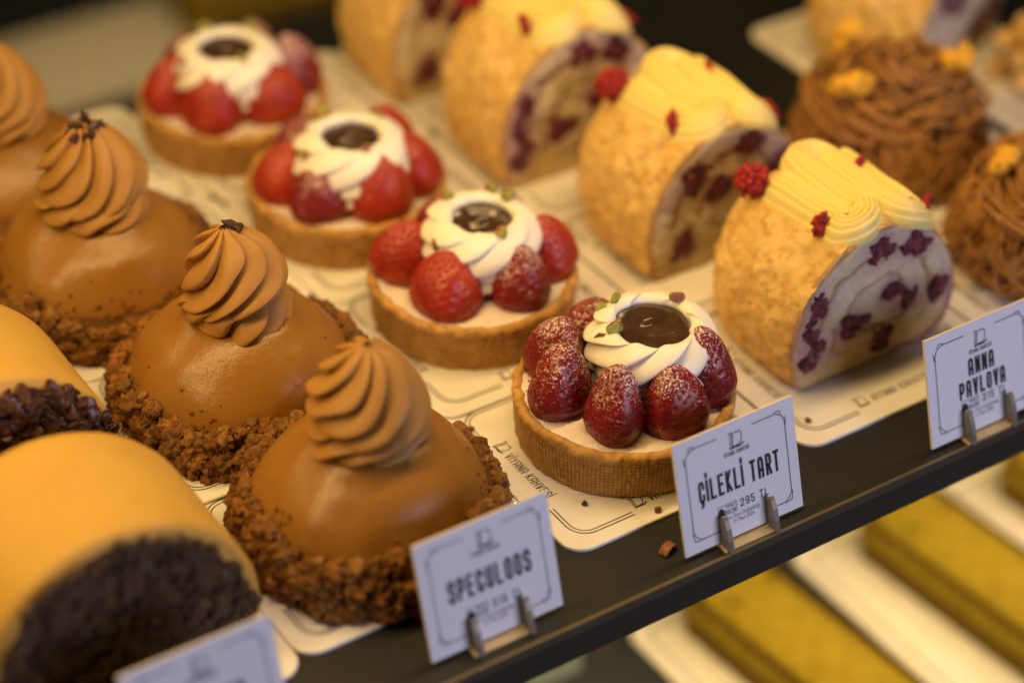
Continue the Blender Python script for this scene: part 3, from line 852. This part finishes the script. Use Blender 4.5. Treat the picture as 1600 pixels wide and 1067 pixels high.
def buttercream_mesh(seed):
    m = MB(); rng = random.Random(seed)
    Wd = 1.4; NS = 61; runs = [-1.5, -.35, .8, 1.75]
    y0, y1 = .2, 4.6
    pts = []; rise = []
    for k, x in enumerate(runs):
        yf = y0 + (1.15 if k < 2 else .7)
        ys = np.linspace(y1, yf, 22) if k % 2 == 0 else np.linspace(yf, y1, 22)
        jit = rng.uniform(-.1, .1)
        for y in ys: pts.append((x + jit + .10 * math.sin(y * 1.1 + k), y))
        if k < len(runs) - 1:
            xn = runs[k + 1]; cx = (x + xn) / 2; rad = (xn - x) / 2; sgn = -1 if k % 2 == 0 else 1; yy = ys[-1]
            for a in np.linspace(0, math.pi, 14)[1:-1]:
                pts.append((cx - rad * math.cos(a), yy + sgn * rad * .95 * math.sin(a)))
    P = np.array(pts); n = len(P); V = []
    tang = np.gradient(P, axis=0); tang /= np.linalg.norm(tang, axis=1)[:, None]
    for i in range(n):
        nrm = np.array([-tang[i][1], tang[i][0]]); lift = .12 * (i / n)
        for k in range(NS):
            s = (k / (NS - 1) - .5) * 2
            q = P[i] + nrm * s * Wd / 2 * (1 + .03 * noise.noise(Vector((i * .2, k * .1, seed))))
            prof = .52 * max(0, 1 - abs(s) ** 2.2) ** .7 * (1 + .25 * noise.noise(Vector((i * .11, s * .6, seed * 3.0))))
            rg = .18 * abs(math.sin(s * math.pi * 3.5)) ** .8 * max(0, 1 - s ** 6)
            z = top_z(max(-3.5, min(3.6, q[0]))) - .10 + lift + prof + rg - .05
            V.append((q[0], q[1] - .25, z))
    m.add(V, grid_faces(NS, n, closed_u=False, flip=False))
    # underside skirt keeps the ribbon solid
    V2 = [(v[0], v[1], top_z(max(-3.5, min(3.6, v[0]))) - .25) for v in V]
    ed = [i * NS for i in range(n)]; er = [i * NS + NS - 1 for i in range(n)]
    for E_ in (ed, er):
        vv = [V[i] for i in E_] + [V2[i] for i in E_]
        m.add(vv, [(i, i + 1, n + i + 1, n + i) for i in range(n - 1)])
    for E_ in ([k for k in range(NS)], [(n - 1) * NS + k for k in range(NS)]):
        vv = [V[i] for i in E_] + [V2[i] for i in E_]
        m.add(vv, [(i, i + 1, NS + i + 1, NS + i) for i in range(NS - 1)])
    return m.mesh('buttercream_topping', [M['butter']])


def raspberry_mesh(seed, part_of=1.0):
    m = MB(); rng = random.Random(seed); sv, sf = ico(2)
    for k in range(int(46 * part_of)):
        u = 1 - 2 * (k + .5) / 46; a = k * 2.39996; r = math.sqrt(1 - u * u)
        p = np.array([r * math.cos(a) * .50, r * math.sin(a) * .50, u * .56])
        cv, cf = chunk(k, 2, .25, 1.2, .1); p = p * rng.uniform(.86, 1.06) + np.array([rng.gauss(0, .02) for _ in range(3)]); m.add(cv * rng.uniform(.10, .19) + p, cf)
    m.add(sv * np.array([.45, .45, .5]), sf)
    return m.mesh('raspberry', [M['raspred']])


def rasp_bit(seed):
    m = MB(); rng = random.Random(seed)
    for k in range(4):
        V, F = chunk(seed * 9 + k, 3, .7, 1.5, .35)
        m.add(V * np.array([.15, .13, .20]) * rng.uniform(.8, 1.2) + np.array([rng.gauss(0, .05), rng.gauss(0, .05), (k - 1.5) * .13]), F)
    return m.mesh('raspberry_crumb', [M['raspred']])


RB = [roll_body(s) for s in range(2)]
RF = [roll_face(face_berries, 1), roll_face(face_berries2, 2)]
BUT = [buttercream_mesh(s) for s in range(2)]
RASP = raspberry_mesh(1); RBIT = [rasp_bit(s) for s in range(3)]
roll_labels = ['raspberry roll slice nearest the shelf edge, behind the ANNA PAVLOVA price tag',
               'raspberry roll slice second from the shelf edge, smooth red raspberry on its corner',
               'raspberry roll slice third from the shelf edge, its topping reaching the photo top',
               'raspberry roll slice at the back end of its row, top out of the photo']
roll_pos = [(46.45, 11.62), (45.95, 19.8), (44.9, 28.0), (44.6, 36.0)]


def roll_cake(i, pos, label, rz=0, sc=(1, 1, 1), grp='row of raspberry roll cakes', z=.03):
    t = thing('raspberry_roll_cake', label, 'roll cake', (*pos, z), (0, 0, rz), grp)
    v = i % 2
    part('meringue_sponge', RB[v], t, sc=sc)
    f, b = RF[v]
    o = part('cut_slice', f, t, sc=sc); part('raspberry_filling', b, o)
    part('buttercream_topping', BUT[v], t, sc=sc)
    part('raspberry', RASP, t, (-2.2 * sc[0], 4.95, 5.95 * sc[2]), (.5, .3, i), (1.05, 1.05, 1.05))
    for k, (x, y, zz) in enumerate(((-2.05, 1.3, 6.12), (1.2, 3.2, 6.35), (2.6, .95, 5.35))):
        part('raspberry_crumb', RBIT[k], t, (x * sc[0], y, zz * sc[2]), (.5 * k, .3, k + i), (1.1, 1.1, 1.1))
    return t


for i, p in enumerate(roll_pos):
    roll_cake(i, p, roll_labels[i], 0, ((1, 1, 1), (.96, 1, 1.0), (1.0, 1, 1.08), (1, 1, 1.06))[i])

# ---------------------------------------------------------------- ochre roll cakes at the near left
LO = closed_spline([(-4.45, 0), (-4.75, 1.6), (-4.3, 3.9), (-2.9, 5.9), (-.6, 6.85), (1.8, 6.35), (3.6, 4.75), (4.6, 2.6), (4.75, 1.0), (4.4, 0.0), (2.0, -.02), (-2.0, -.02)], NOUT)
LO[:, 1] = np.maximum(LO[:, 1], 0) * .87


def ochre_body():
    m = MB(); NY = 50; V = []; ctr = np.array([0, 2.1]); L = 6.2
    for j in range(NY + 1):
        v = j / NY; y = L * v
        e1 = min(1, v * L / .45); e2 = min(1, (1 - v) * L / 1.6)
        sh = (1 - .05 * (1 - e1) ** 2) * (1 - .30 * (1 - math.sqrt(max(0, 1 - (1 - e2) ** 2))))
        for i in range(NOUT):
            q = ctr + (LO[i] - ctr) * sh; n = .05 * nz(q[0] * .3, y * .3, q[1] * .3, 2)
            V.append((q[0] * (1 + n * .2), y, max(0, q[1] * (1 + n * .2))))
    F = grid_faces(NOUT, NY + 1, flip=True); F.append(tuple(NY * NOUT + i for i in range(NOUT))[::-1]); F.append(tuple(range(NOUT)))
    m.add(V, F); return m.mesh('glaze_coating', [M['ochre']])


def ochre_crumbs(seed):
    """rough chocolate crumb pressed onto the cut end, leaving a rim of glaze"""
    m = MB(); rng = random.Random(seed); ctr = np.array([0, 2.1]); NR = 40; V = []
    for j in range(NR):
        f = 1 - j / (NR - 1)
        for i in range(NOUT):
            ed = .885 + .07 * noise.noise(Vector((i * .12, seed, 1))) + .03 * noise.noise(Vector((i * .5, seed, 4)))
            q = ctr + (LO[i] - ctr) * f * ed
            dd = .12 * nz(q[0] * 1.2, q[1] * 1.2, seed, 4) + .10
            V.append((q[0], -(.02 + (dd if j > 0 else -.05)), max(.02, q[1])))
    F = grid_faces(NOUT, NR); F.append(tuple((NR - 1) * NOUT + i for i in range(NOUT)))
    m.add(V, F)
    for k in range(420):
        i = rng.randrange(NOUT); f = math.sqrt(rng.random()) * .93
        q = ctr + (LO[i] - ctr) * f; s = rng.uniform(.05, .20); V, F = CH[6 + rng.randrange(6)]
        m.add((V * s) @ rmat(rng).T + np.array([q[0], -.14 - rng.random() * .06, max(.1, q[1])]), F)
    return m.mesh('chocolate_crumb_face', [M['darkcrumb']])


def ochre_flakes(seed):
    m = MB(); rng = random.Random(seed); ctr = np.array([0, 2.1])
    V, F = ico(2)
    for k in range(1300):
        i = rng.randrange(NOUT); f = math.sqrt(rng.random()) * .96
        q = ctr + (LO[i] - ctr) * f
        if q[1] > 5.2: continue
        s = rng.uniform(.75, 1.25)
        vv = V * np.array([.32, .19, .055]) * s
        vv[:, 2] += .12 * s * (V[:, 0] ** 2) * .3
        E = np.array((Euler((R_(90) + rng.gauss(0, .55), 0, 0)).to_matrix() @ Euler((0, rng.gauss(0, .5), rng.uniform(0, 6.28))).to_matrix()))
        m.add(vv @ E.T + np.array([q[0], -.02 - rng.random() * .30, max(.1, q[1])]), F)
    return m.mesh('chocolate_flake_face', [M['flake']])


OB = ochre_body()
t = thing('chocolate_roll_cake', 'large ochre glazed loaf cake at the shelf edge, its end coated in dark fine crumbs', 'loaf cake', (16.35, 11.45, .02), (0, 0, 0), 'ochre glazed loaf cakes')
part('glaze_coating', OB, t); part('chocolate_crumb_face', ochre_crumbs(3), t)
t = thing('chocolate_roll_cake', 'ochre glazed loaf cake behind the front one, its end covered with dark chocolate flakes', 'loaf cake', (15.9, 20.3, .02), (0, 0, 0), 'ochre glazed loaf cakes')
part('glaze_coating', OB, t); part('chocolate_flake_face', ochre_flakes(4), t)

# ---------------------------------------------------------------- chestnut nest cakes


def nest_meshes(seed):
    rng = random.Random(seed); b = MB()
    lathe(b, [(3.4, 0), (3.7, .3), (3.85, 1.4), (3.45, 2.4), (2.9, 3.2), (2.0, 3.7), (.02, 3.85)], 90, lambda t, j, r, z: (r + .12 * nz(math.cos(t) * 3, math.sin(t) * 3, z), z))
    base = b.mesh('cream_base', [M['nestbase']])
    m = MB()
    for k in range(95):     # drooping side strands
        a = rng.uniform(0, 2 * math.pi); da = rng.uniform(.12, .34); n = 18; pts = []
        zt = rng.uniform(2.6, 3.5); zb = rng.uniform(.3, 1.6)
        for i in range(n):
            u = i / (n - 1); aa = a + da * (u - .5) * 2
            z = zt - (zt - zb) * math.sin(math.pi * u) ** .7
            r = 4.0 - .95 * (z / 3.5) ** 2 + .22 * rng.random()
            pts.append((r * math.cos(aa), r * math.sin(aa), z))
        tube(m, pts, .105, 6)
    for k in range(170):    # strands winding round the top
        a = rng.uniform(0, 2 * math.pi); r0 = rng.uniform(.4, 3.6); n = 22; da = rng.uniform(.6, 1.8); pts = []
        zb = 4.55 - .125 * r0 * r0 + rng.uniform(-.3, .3)
        for i in range(n):
            u = i / (n - 1); aa = a + da * u; r = r0 + .35 * math.sin(u * 3 + k)
            pts.append((r * math.cos(aa), r * math.sin(aa), zb + .28 * math.sin(u * math.pi * 2 + k) - .10 * abs(r - r0)))
        tube(m, pts, rng.uniform(.07, .12), 6)
    return base, m.mesh('chestnut_strands', [M['nest']])


NB, NS_ = nest_meshes(2)


def comb_mesh(seed):
    m = MB(); rng = random.Random(seed)
    for k in range(3):
        V, F = chunk(seed * 5 + k, 3, .6, 1.4, .3)
        m.add(V * np.array([.5, .42, .5]) * rng.uniform(.7, 1) + np.array([rng.gauss(0, .25), rng.gauss(0, .25), .3 + rng.gauss(0, .1)]), F)
    return m.mesh('honeycomb_piece', [M['comb']])


CM = [comb_mesh(s) for s in range(3)]
for (x, y, lab, cs, sc) in ((56.7, 13.0, 'brown chestnut nest cake cut off by the photo edge, above the ANNA PAVLOVA tag', [(-1.9, 1.4, 0, .95), (1.4, .5, 2, .7)], 1.0),
                            (56.0, 21.9, 'brown chestnut nest cake with three golden honeycomb pieces, behind the front raspberry roll', [(-2.5, -.2, 0, 1.05), (2.0, -1.5, 1, 1.2), (-.3, 2.6, 2, 1.05)], 1.0)):
    t = thing('chestnut_nest_cake', lab, 'cake', (x, y, .03), (0, 0, x), 'brown chestnut nest cakes')
    part('cream_base', NB, t, sc=(sc, sc, sc)); part('chestnut_strands', NS_, t, sc=(sc, sc, sc))
    c_, s_ = math.cos(-x), math.sin(-x)
    for a, b, v, s in cs:
        part('honeycomb_piece', CM[v], t, (a * c_ - b * s_, a * s_ + b * c_, 4.3), (0, 0, v * 2), (s, s, s))

# a further roll on the back board at the upper right, side on
t = roll_cake(1, (63.5, 26.0), 'raspberry roll slice on the separate upper right board, turned slightly askew', .35, (1.05, 1, 1.0), 'cakes behind the nest cakes')
m = MB(); rng = random.Random(8)
for k in range(60):
    V, F = chunk(k, 2, .4); s = rng.uniform(.25, .6)
    a = rng.uniform(0, 6.28); r = 2.4 * math.sqrt(rng.random()); m.add(V * s + np.array([r * math.cos(a), r * math.sin(a), .3 + (3.6 - r * .8) * rng.random()]), F)
o = part('meringue_cake', m.mesh('meringue_cake', [M['meringue']], True, True), None, (66.0, 22.6, .05))
tag(o, 'pale toasted meringue heap cut off by the upper right photo corner', 'meringue')

# ---------------------------------------------------------------- boards
cols = {'loaf cake': (16.25, [13.3, 21.5]), 'dome cake': (26.22, [13.72, 21.9, 30.0, 38.1]), 'strawberry tart': (36.2, [13.12, 21.25, 29.38, 37.4]),
        'raspberry roll': (46.25, [13.25, 21.4, 29.5, 37.5]), 'chestnut nest': (56.3, [13.2, 21.4])}
ordn = ['nearest the shelf edge', 'second from the shelf edge', 'third from the shelf edge', 'at the back of its row']
for nm, (x, ys) in cols.items():
    for i, y in enumerate(ys):
        board(x, y, 'white printed board under the %s %s' % (nm, ordn[i]), i > 0)
board(67.0, 20.8, 'white board under the toasted meringue heap at the right photo edge', False)
board(62.5, 28.95, 'white board at the upper right with an empty corner over the dark shelf', True)

# ---------------------------------------------------------------- price tags and their clips
TW, TT = 4.98, 4.15


def price_tag(x, lines, price, short, label, y=6.62, rz=0.0, lean=16.5, z=.02):
    t = thing('price_tag', label, 'price tag', (x, y, z), (R_(-lean), 0, rz), 'price tags on the shelf edge')
    m = MB(); hw = TW / 2
    box(m, -hw, hw, 0, .09, 0, TT, 1)
    m.add([(-hw + .01, -.003, .01), (hw - .01, -.003, .01), (hw - .01, -.003, TT - .01), (-hw + .01, -.003, TT - .01)], [(0, 1, 2, 3)], 0)

    def flat(mb, name):      # drawn in (x, v), then stood up on the card's face
        v = np.concatenate(mb.v); v = np.stack([v[:, 0], np.full(len(v), -.007), v[:, 1]], 1); mb.v = [v]
        part(name, mb.mesh(name, [M['ink']], False), t)
    b = MB()
    w2, v0, v1, r = hw - .42, .42, TT - .40, .42
    for xs in (-1, 1):
        arc = [(xs * (w2 - r + r * math.cos(R_(a))), v1 - r + r * math.sin(R_(a))) for a in range(90, -1, -15)]
        arc2 = [(xs * (w2 - r + r * math.cos(R_(a))), v0 + r - r * math.sin(R_(a))) for a in range(0, 91, 15)]
        strip(b, [(xs * .72, v1)] + arc + arc2 + [(xs * .95, v0)], .038)
        strip(b, [(xs * (w2 - .42), v1 + .05), (xs * (w2 - .2), v1 + .07), (xs * (w2 - .12), v1 - .05)], .035)
        strip(b, [(xs * (w2 + .06), v1 - .2), (xs * (w2 + .03), v1 - .5)], .035)
        strip(b, [(xs * (w2 + .05), v0 + .35), (xs * (w2 - .02), v0 + .02), (xs * (w2 - .3), v0 - .04)], .035)
    v = np.concatenate(b.v); m.add(np.stack([v[:, 0], np.full(len(v), -.007), v[:, 1]], 1), b.f, 2)
    part('tag_card', m.mesh('tag_card', [M['label'], M['labeledge'], M['ink']], False), t)
    l = MB(); cup_logo(l, 0, TT - .98, .56, 0); letters(l, 'VİYANA KAHVESİ', 0, TT - 1.2, .15, .062, .022, .026)
    flat(l, 'coffee_cup_logo')
    n = MB()
    for k, (tx, v, h, wd, gp) in enumerate(lines): letters(n, tx, 0, v, h, wd, gp, min(.115, wd * .43))
    flat(n, 'product_name')
    q = MB(); letters(q, price + ' TL', .52, .98, .30, .16, .06, .046)
    # small local-produce emblem
    strip(q, rrect(.78, .36, .03, 2, -.62, 1.10), .025, closed=True)
    q.add([(-1.02, .92, 0), (-.72, .92, 0), (-.74, 1.06, 0), (-.82, 1.2, 0), (-.92, 1.22, 0), (-1.02, 1.08, 0)], [(0, 1, 2, 3, 4, 5)])
    letters(q, 'YERLİ', -.48, 1.13, .11, .075, .02, .022); letters(q, 'ÜRETİM', -.52, .95, .11, .075, .02, .022)
    flat(q, 'price_text')
    s_ = MB(); small_text(s_, 'Son Fiyat Değişikliği', 0.0, .70, .155); small_text(s_, '21 Mart 2024', 0.0, .50, .155)
    flat(s_, 'small_print')
    # the clip that holds it
    c = thing('tag_clip', 'metal clip with two prongs holding the %s tag' % short, 'clip', (x, y, z - .14), (0, 0, rz), 'clips of the price tags')
    m = MB(); box(m, -1.15, 1.15, -.42, .35, 0, .06); box(m, -1.15, 1.15, .30, .36, .06, .5)
    part('base_plate', m.mesh('base_plate', [M['plate']], False), c)
    for px in (-.95, 1.0):
        m = MB(); out = [(-.50, .04), (-.12, .04), (.02, .3), (.20, .95), (.17, 1.12), (.06, 1.22), (-.06, 1.12), (-.22, .85), (-.38, .45)]
        n_ = len(out); V = [(px - .09, a, b_) for a, b_ in out] + [(px + .09, a, b_) for a, b_ in out]
        V = [(vx, vy - .04, vz) for vx, vy, vz in V]
        F = [tuple(range(n_)), tuple(range(2 * n_ - 1, n_ - 1, -1))] + [(i, n_ + i, n_ + (i + 1) % n_, (i + 1) % n_) for i in range(n_)]
        m.add(V, F); part('prong', m.mesh('prong', [M['metal']], False), c)
    return t


def small_text(mb, txt, x, y, h):
    """a line of small print from Blender's built-in lettering, as flat mesh"""
    cu = bpy.data.curves.new('tmp_text', 'FONT'); cu.body = txt; cu.size = h * 1.35 * 1.0; cu.align_x = 'CENTER'; cu.resolution_u = 2
    ob = bpy.data.objects.new('tmp_text', cu); C.objects.link(ob)
    dg = bpy.context.evaluated_depsgraph_get(); me = ob.evaluated_get(dg).to_mesh()
    V = [(v.co.x * .78 + x, v.co.y + y, 0) for v in me.vertices]; F = [tuple(p.vertices) for p in me.polygons]
    if V: mb.add(V, F)
    ob.evaluated_get(dg).to_mesh_clear()
    bpy.data.objects.remove(ob); bpy.data.curves.remove(cu)


price_tag(36.78, [('ÇİLEKLİ TART', 1.68, .80, .255, .075)], '295', 'ÇİLEKLİ TART', 'white price tag reading ÇİLEKLİ TART 295 TL below the front strawberry tart', 6.62)
price_tag(27.1, [('SPECULOOS', 1.68, .80, .28, .075)], '315', 'SPECULOOS', 'white price tag reading SPECULOOS below the front caramel dome cake', 6.98, .0)
price_tag(47.5, [('ANNA', 2.15, .66, .25, .07), ('PAVLOVA', 1.36, .66, .25, .07)], '315', 'ANNA PAVLOVA', 'white price tag reading ANNA PAVLOVA 315 TL below the front raspberry roll', 6.52)
price_tag(17.0, [('      NUWA', 1.68, .80, .26, .07)], '315', 'partly cropped bottom left', 'white price tag at the bottom photo edge, below the dark crumbed loaf cake', 6.75)

# ---------------------------------------------------------------- small stray things
m = MB(); V = []
for i in range(9):
    for j in range(15):
        a = R_(-80 + 160 * j / 14); V.append((.34 * math.sin(a), (i / 8 - .5) * .34, .30 * math.cos(a) + .03 * math.sin(i * 3.0)))
m.add(V, grid_faces(15, 9, closed_u=False)); V2 = np.array(V) * np.array([.78, 1, .74]); m.add(V2, grid_faces(15, 9, closed_u=False, flip=True))
o = part('chocolate_curl', m.mesh('chocolate_curl', [M['pistskin']]), None, (34.1, 7.35, -.12), (0, 0, .3))
tag(o, 'small brown chocolate curl lying on the dark shelf left of the ÇİLEKLİ TART tag', 'chocolate curl')
for k, (x, y, lab) in enumerate(((30.62, 12.2, 'crumpled gold foil scrap by the front caramel dome, above the SPECULOOS tag'),
                                 (31.0, 14.55, 'crumpled gold foil scrap beside the printed cup on the front tart board'))):
    m = MB(); n = 16; V = []
    for i in range(n):
        for j in range(n):
            a, b = i / (n - 1) - .5, j / (n - 1) - .5
            V.append((a * .75, b * 1.0, .10 + .12 * noise.noise(Vector((a * 9, b * 9, k * 3))) + .06 * noise.noise(Vector((a * 25, b * 25, k)))))
    m.add(V, grid_faces(n, n, closed_u=False)); V2 = np.array(V) - np.array([0, 0, .02]); m.add(V2, grid_faces(n, n, closed_u=False, flip=True))
    o = part('foil_scrap', m.mesh('foil_scrap', [M['foil']], False), None, (x, y, .05), (0, 0, .3 * k))
    tag(o, lab, 'foil')
for k, (x, y, lab) in enumerate(((33.0, 10.65, 'tiny black crumb on the white board in front of the front strawberry tart'),
                                 (24.6, 10.35, 'brown biscuit crumb on the board in front of the front caramel dome'),
                                 (25.9, 10.05, 'brown biscuit crumb at the board rim behind the SPECULOOS tag'),
                                 (30.75, 11.1, 'brown biscuit crumb between the front caramel dome and the front tart board'),
                                 (31.9, 16.1, 'brown biscuit crumb at the far left corner of the front tart board'),
                                 (34.9, 9.05, 'tiny pale crumb on the front rim of the front tart board'),
                                 (42.3, 10.1, 'tan crumb at the left corner of the front raspberry roll board'))):
    m = MB(); V, F = CH[5 + k]; m.add(V * (.09 if k == 0 else .11), F)
    o = part('cake_crumb', m.mesh('cake_crumb', [M['nib'] if k == 0 else M['crumb']], True, True), None, (x, y, .07)); tag(o, lab, 'crumb', 'stray crumbs on the boards')

# ---------------------------------------------------------------- the shelf below: pistachio bars on their own boards


def bar_mesh():
    t, s = MB(), MB(); L, Wd, Hh = 15.0, 4.1, 2.6; ring = []
    pl = [(-Wd / 2, -L), (Wd / 2, -L)] + [(Wd / 2 - .9 + .9 * math.cos(R_(a)), -.9 + .9 * math.sin(R_(a))) for a in range(0, 91, 10)] + [(-Wd / 2 + .9 - .9 * math.sin(R_(a)), -.9 + .9 * math.cos(R_(a))) for a in range(0, 91, 10)]
    dense = []
    for i in range(len(pl)):
        a, b = np.array(pl[i]), np.array(pl[(i + 1) % len(pl)]); k = max(1, int(np.linalg.norm(b - a) / .4))
        dense += [tuple(a + (b - a) * j / k) for j in range(k)]
    n = len(dense); V = []
    for z in np.linspace(0, Hh, 9):
        V += [(x * (1 + .02 * nz(x, y, z)), y, z) for x, y in dense]
    s.add(V, grid_faces(n, 9))
    V = []
    for z, k in ((Hh - 1.3, .13), (Hh - .7, .05), (Hh - .25, -.2), (Hh + .02, -.6), (Hh + .16, -1.2)):
        for x, y in dense:
            cx = x * (1 + k / (Wd / 2)); cy = y + (k if y > -2 else -k if y < -L + .1 else 0)
            V.append((cx, cy, z + .06 * nz(x * 1.5, y * 1.5, z * 2)))
    t.add(V, grid_faces(n, 5) + [tuple(4 * n + i for i in range(n))])
    return t.mesh('pistachio_coating', [M['pistbar']]), s.mesh('shaded_side', [M['pistside']])


BT, BS = bar_mesh()
ZL = -20.0
bars = [(47.6, 20.6, 'olive green pistachio bar on the lower shelf, nearest the green glass panel'), (57.3, 20.2, 'olive green pistachio bar on the lower shelf, between the other two'),
        (65.6, 19.9, 'olive green pistachio bar on the lower shelf, cut off by the right photo edge')]
for x, y, lab in bars:
    t = thing('pistachio_bar', lab, 'cake bar', (x, y, ZL), (0, 0, .09), 'pistachio bars on the lower shelf')
    part('pistachio_coating', BT, t); part('shaded_side', BS, t)


def big_board(x, y, label, L=17.0, wd=8.2, rz=0.0, z=ZL):
    t = thing('cake_board', label, 'cake board', (x, y, z), (0, 0, rz), 'long boards on the lower shelf')
    m = MB(); ring = rrect(wd, L, .8, 6); n = len(ring); V = [(a, b, -.15) for a, b in ring] + [(a, b, -.01) for a, b in ring]
    m.add(V, grid_faces(n, 2) + [tuple(n + i for i in range(n))])
    for ins, tk in ((.6, .06), (.76, .05)): strip(m, rrect(wd - 2 * ins, L - 2 * ins, .6, 5), tk, .0, True, 1)
    part('board', m.mesh('board', [M['card'], M['ink']], False), t)


for x, lab in ((47.6, 'long white board under the pistachio bar next to the green glass panel'), (56.7, 'long white board under the middle pistachio bar'), (65.2, 'long white board under the pistachio bar at the right photo edge')):
    big_board(x, 13.0, lab)
# far behind the back end of the upper shelf
t = thing('pistachio_bar', 'blurred green bar on the low board far behind the caramel domes', 'cake bar', (51.5, 79.5, ZL), (0, 0, 1.45), 'pistachio bars on the lower shelf')
part('pistachio_coating', BT, t); part('shaded_side', BS, t)
big_board(46.5, 78.5, 'blurred pale board far behind the caramel domes', 9.5, 13)
m = MB(); box(m, 37.6, 40.6, 20.6, 21.3, -20.2, -1.9)
o = part('glass_panel', m.mesh('glass_panel', [M['glass']], False)); tag(o, 'pale green glass panel standing under the upper shelf', 'glass panel')
m = MB(); box(m, 40.75, 42.6, 20.9, 21.6, -20.2, -1.9)
o = part('support_post', m.mesh('support_post', [M['bronze']], False)); tag(o, 'brown metal post beside the green glass panel below the shelf', 'post')
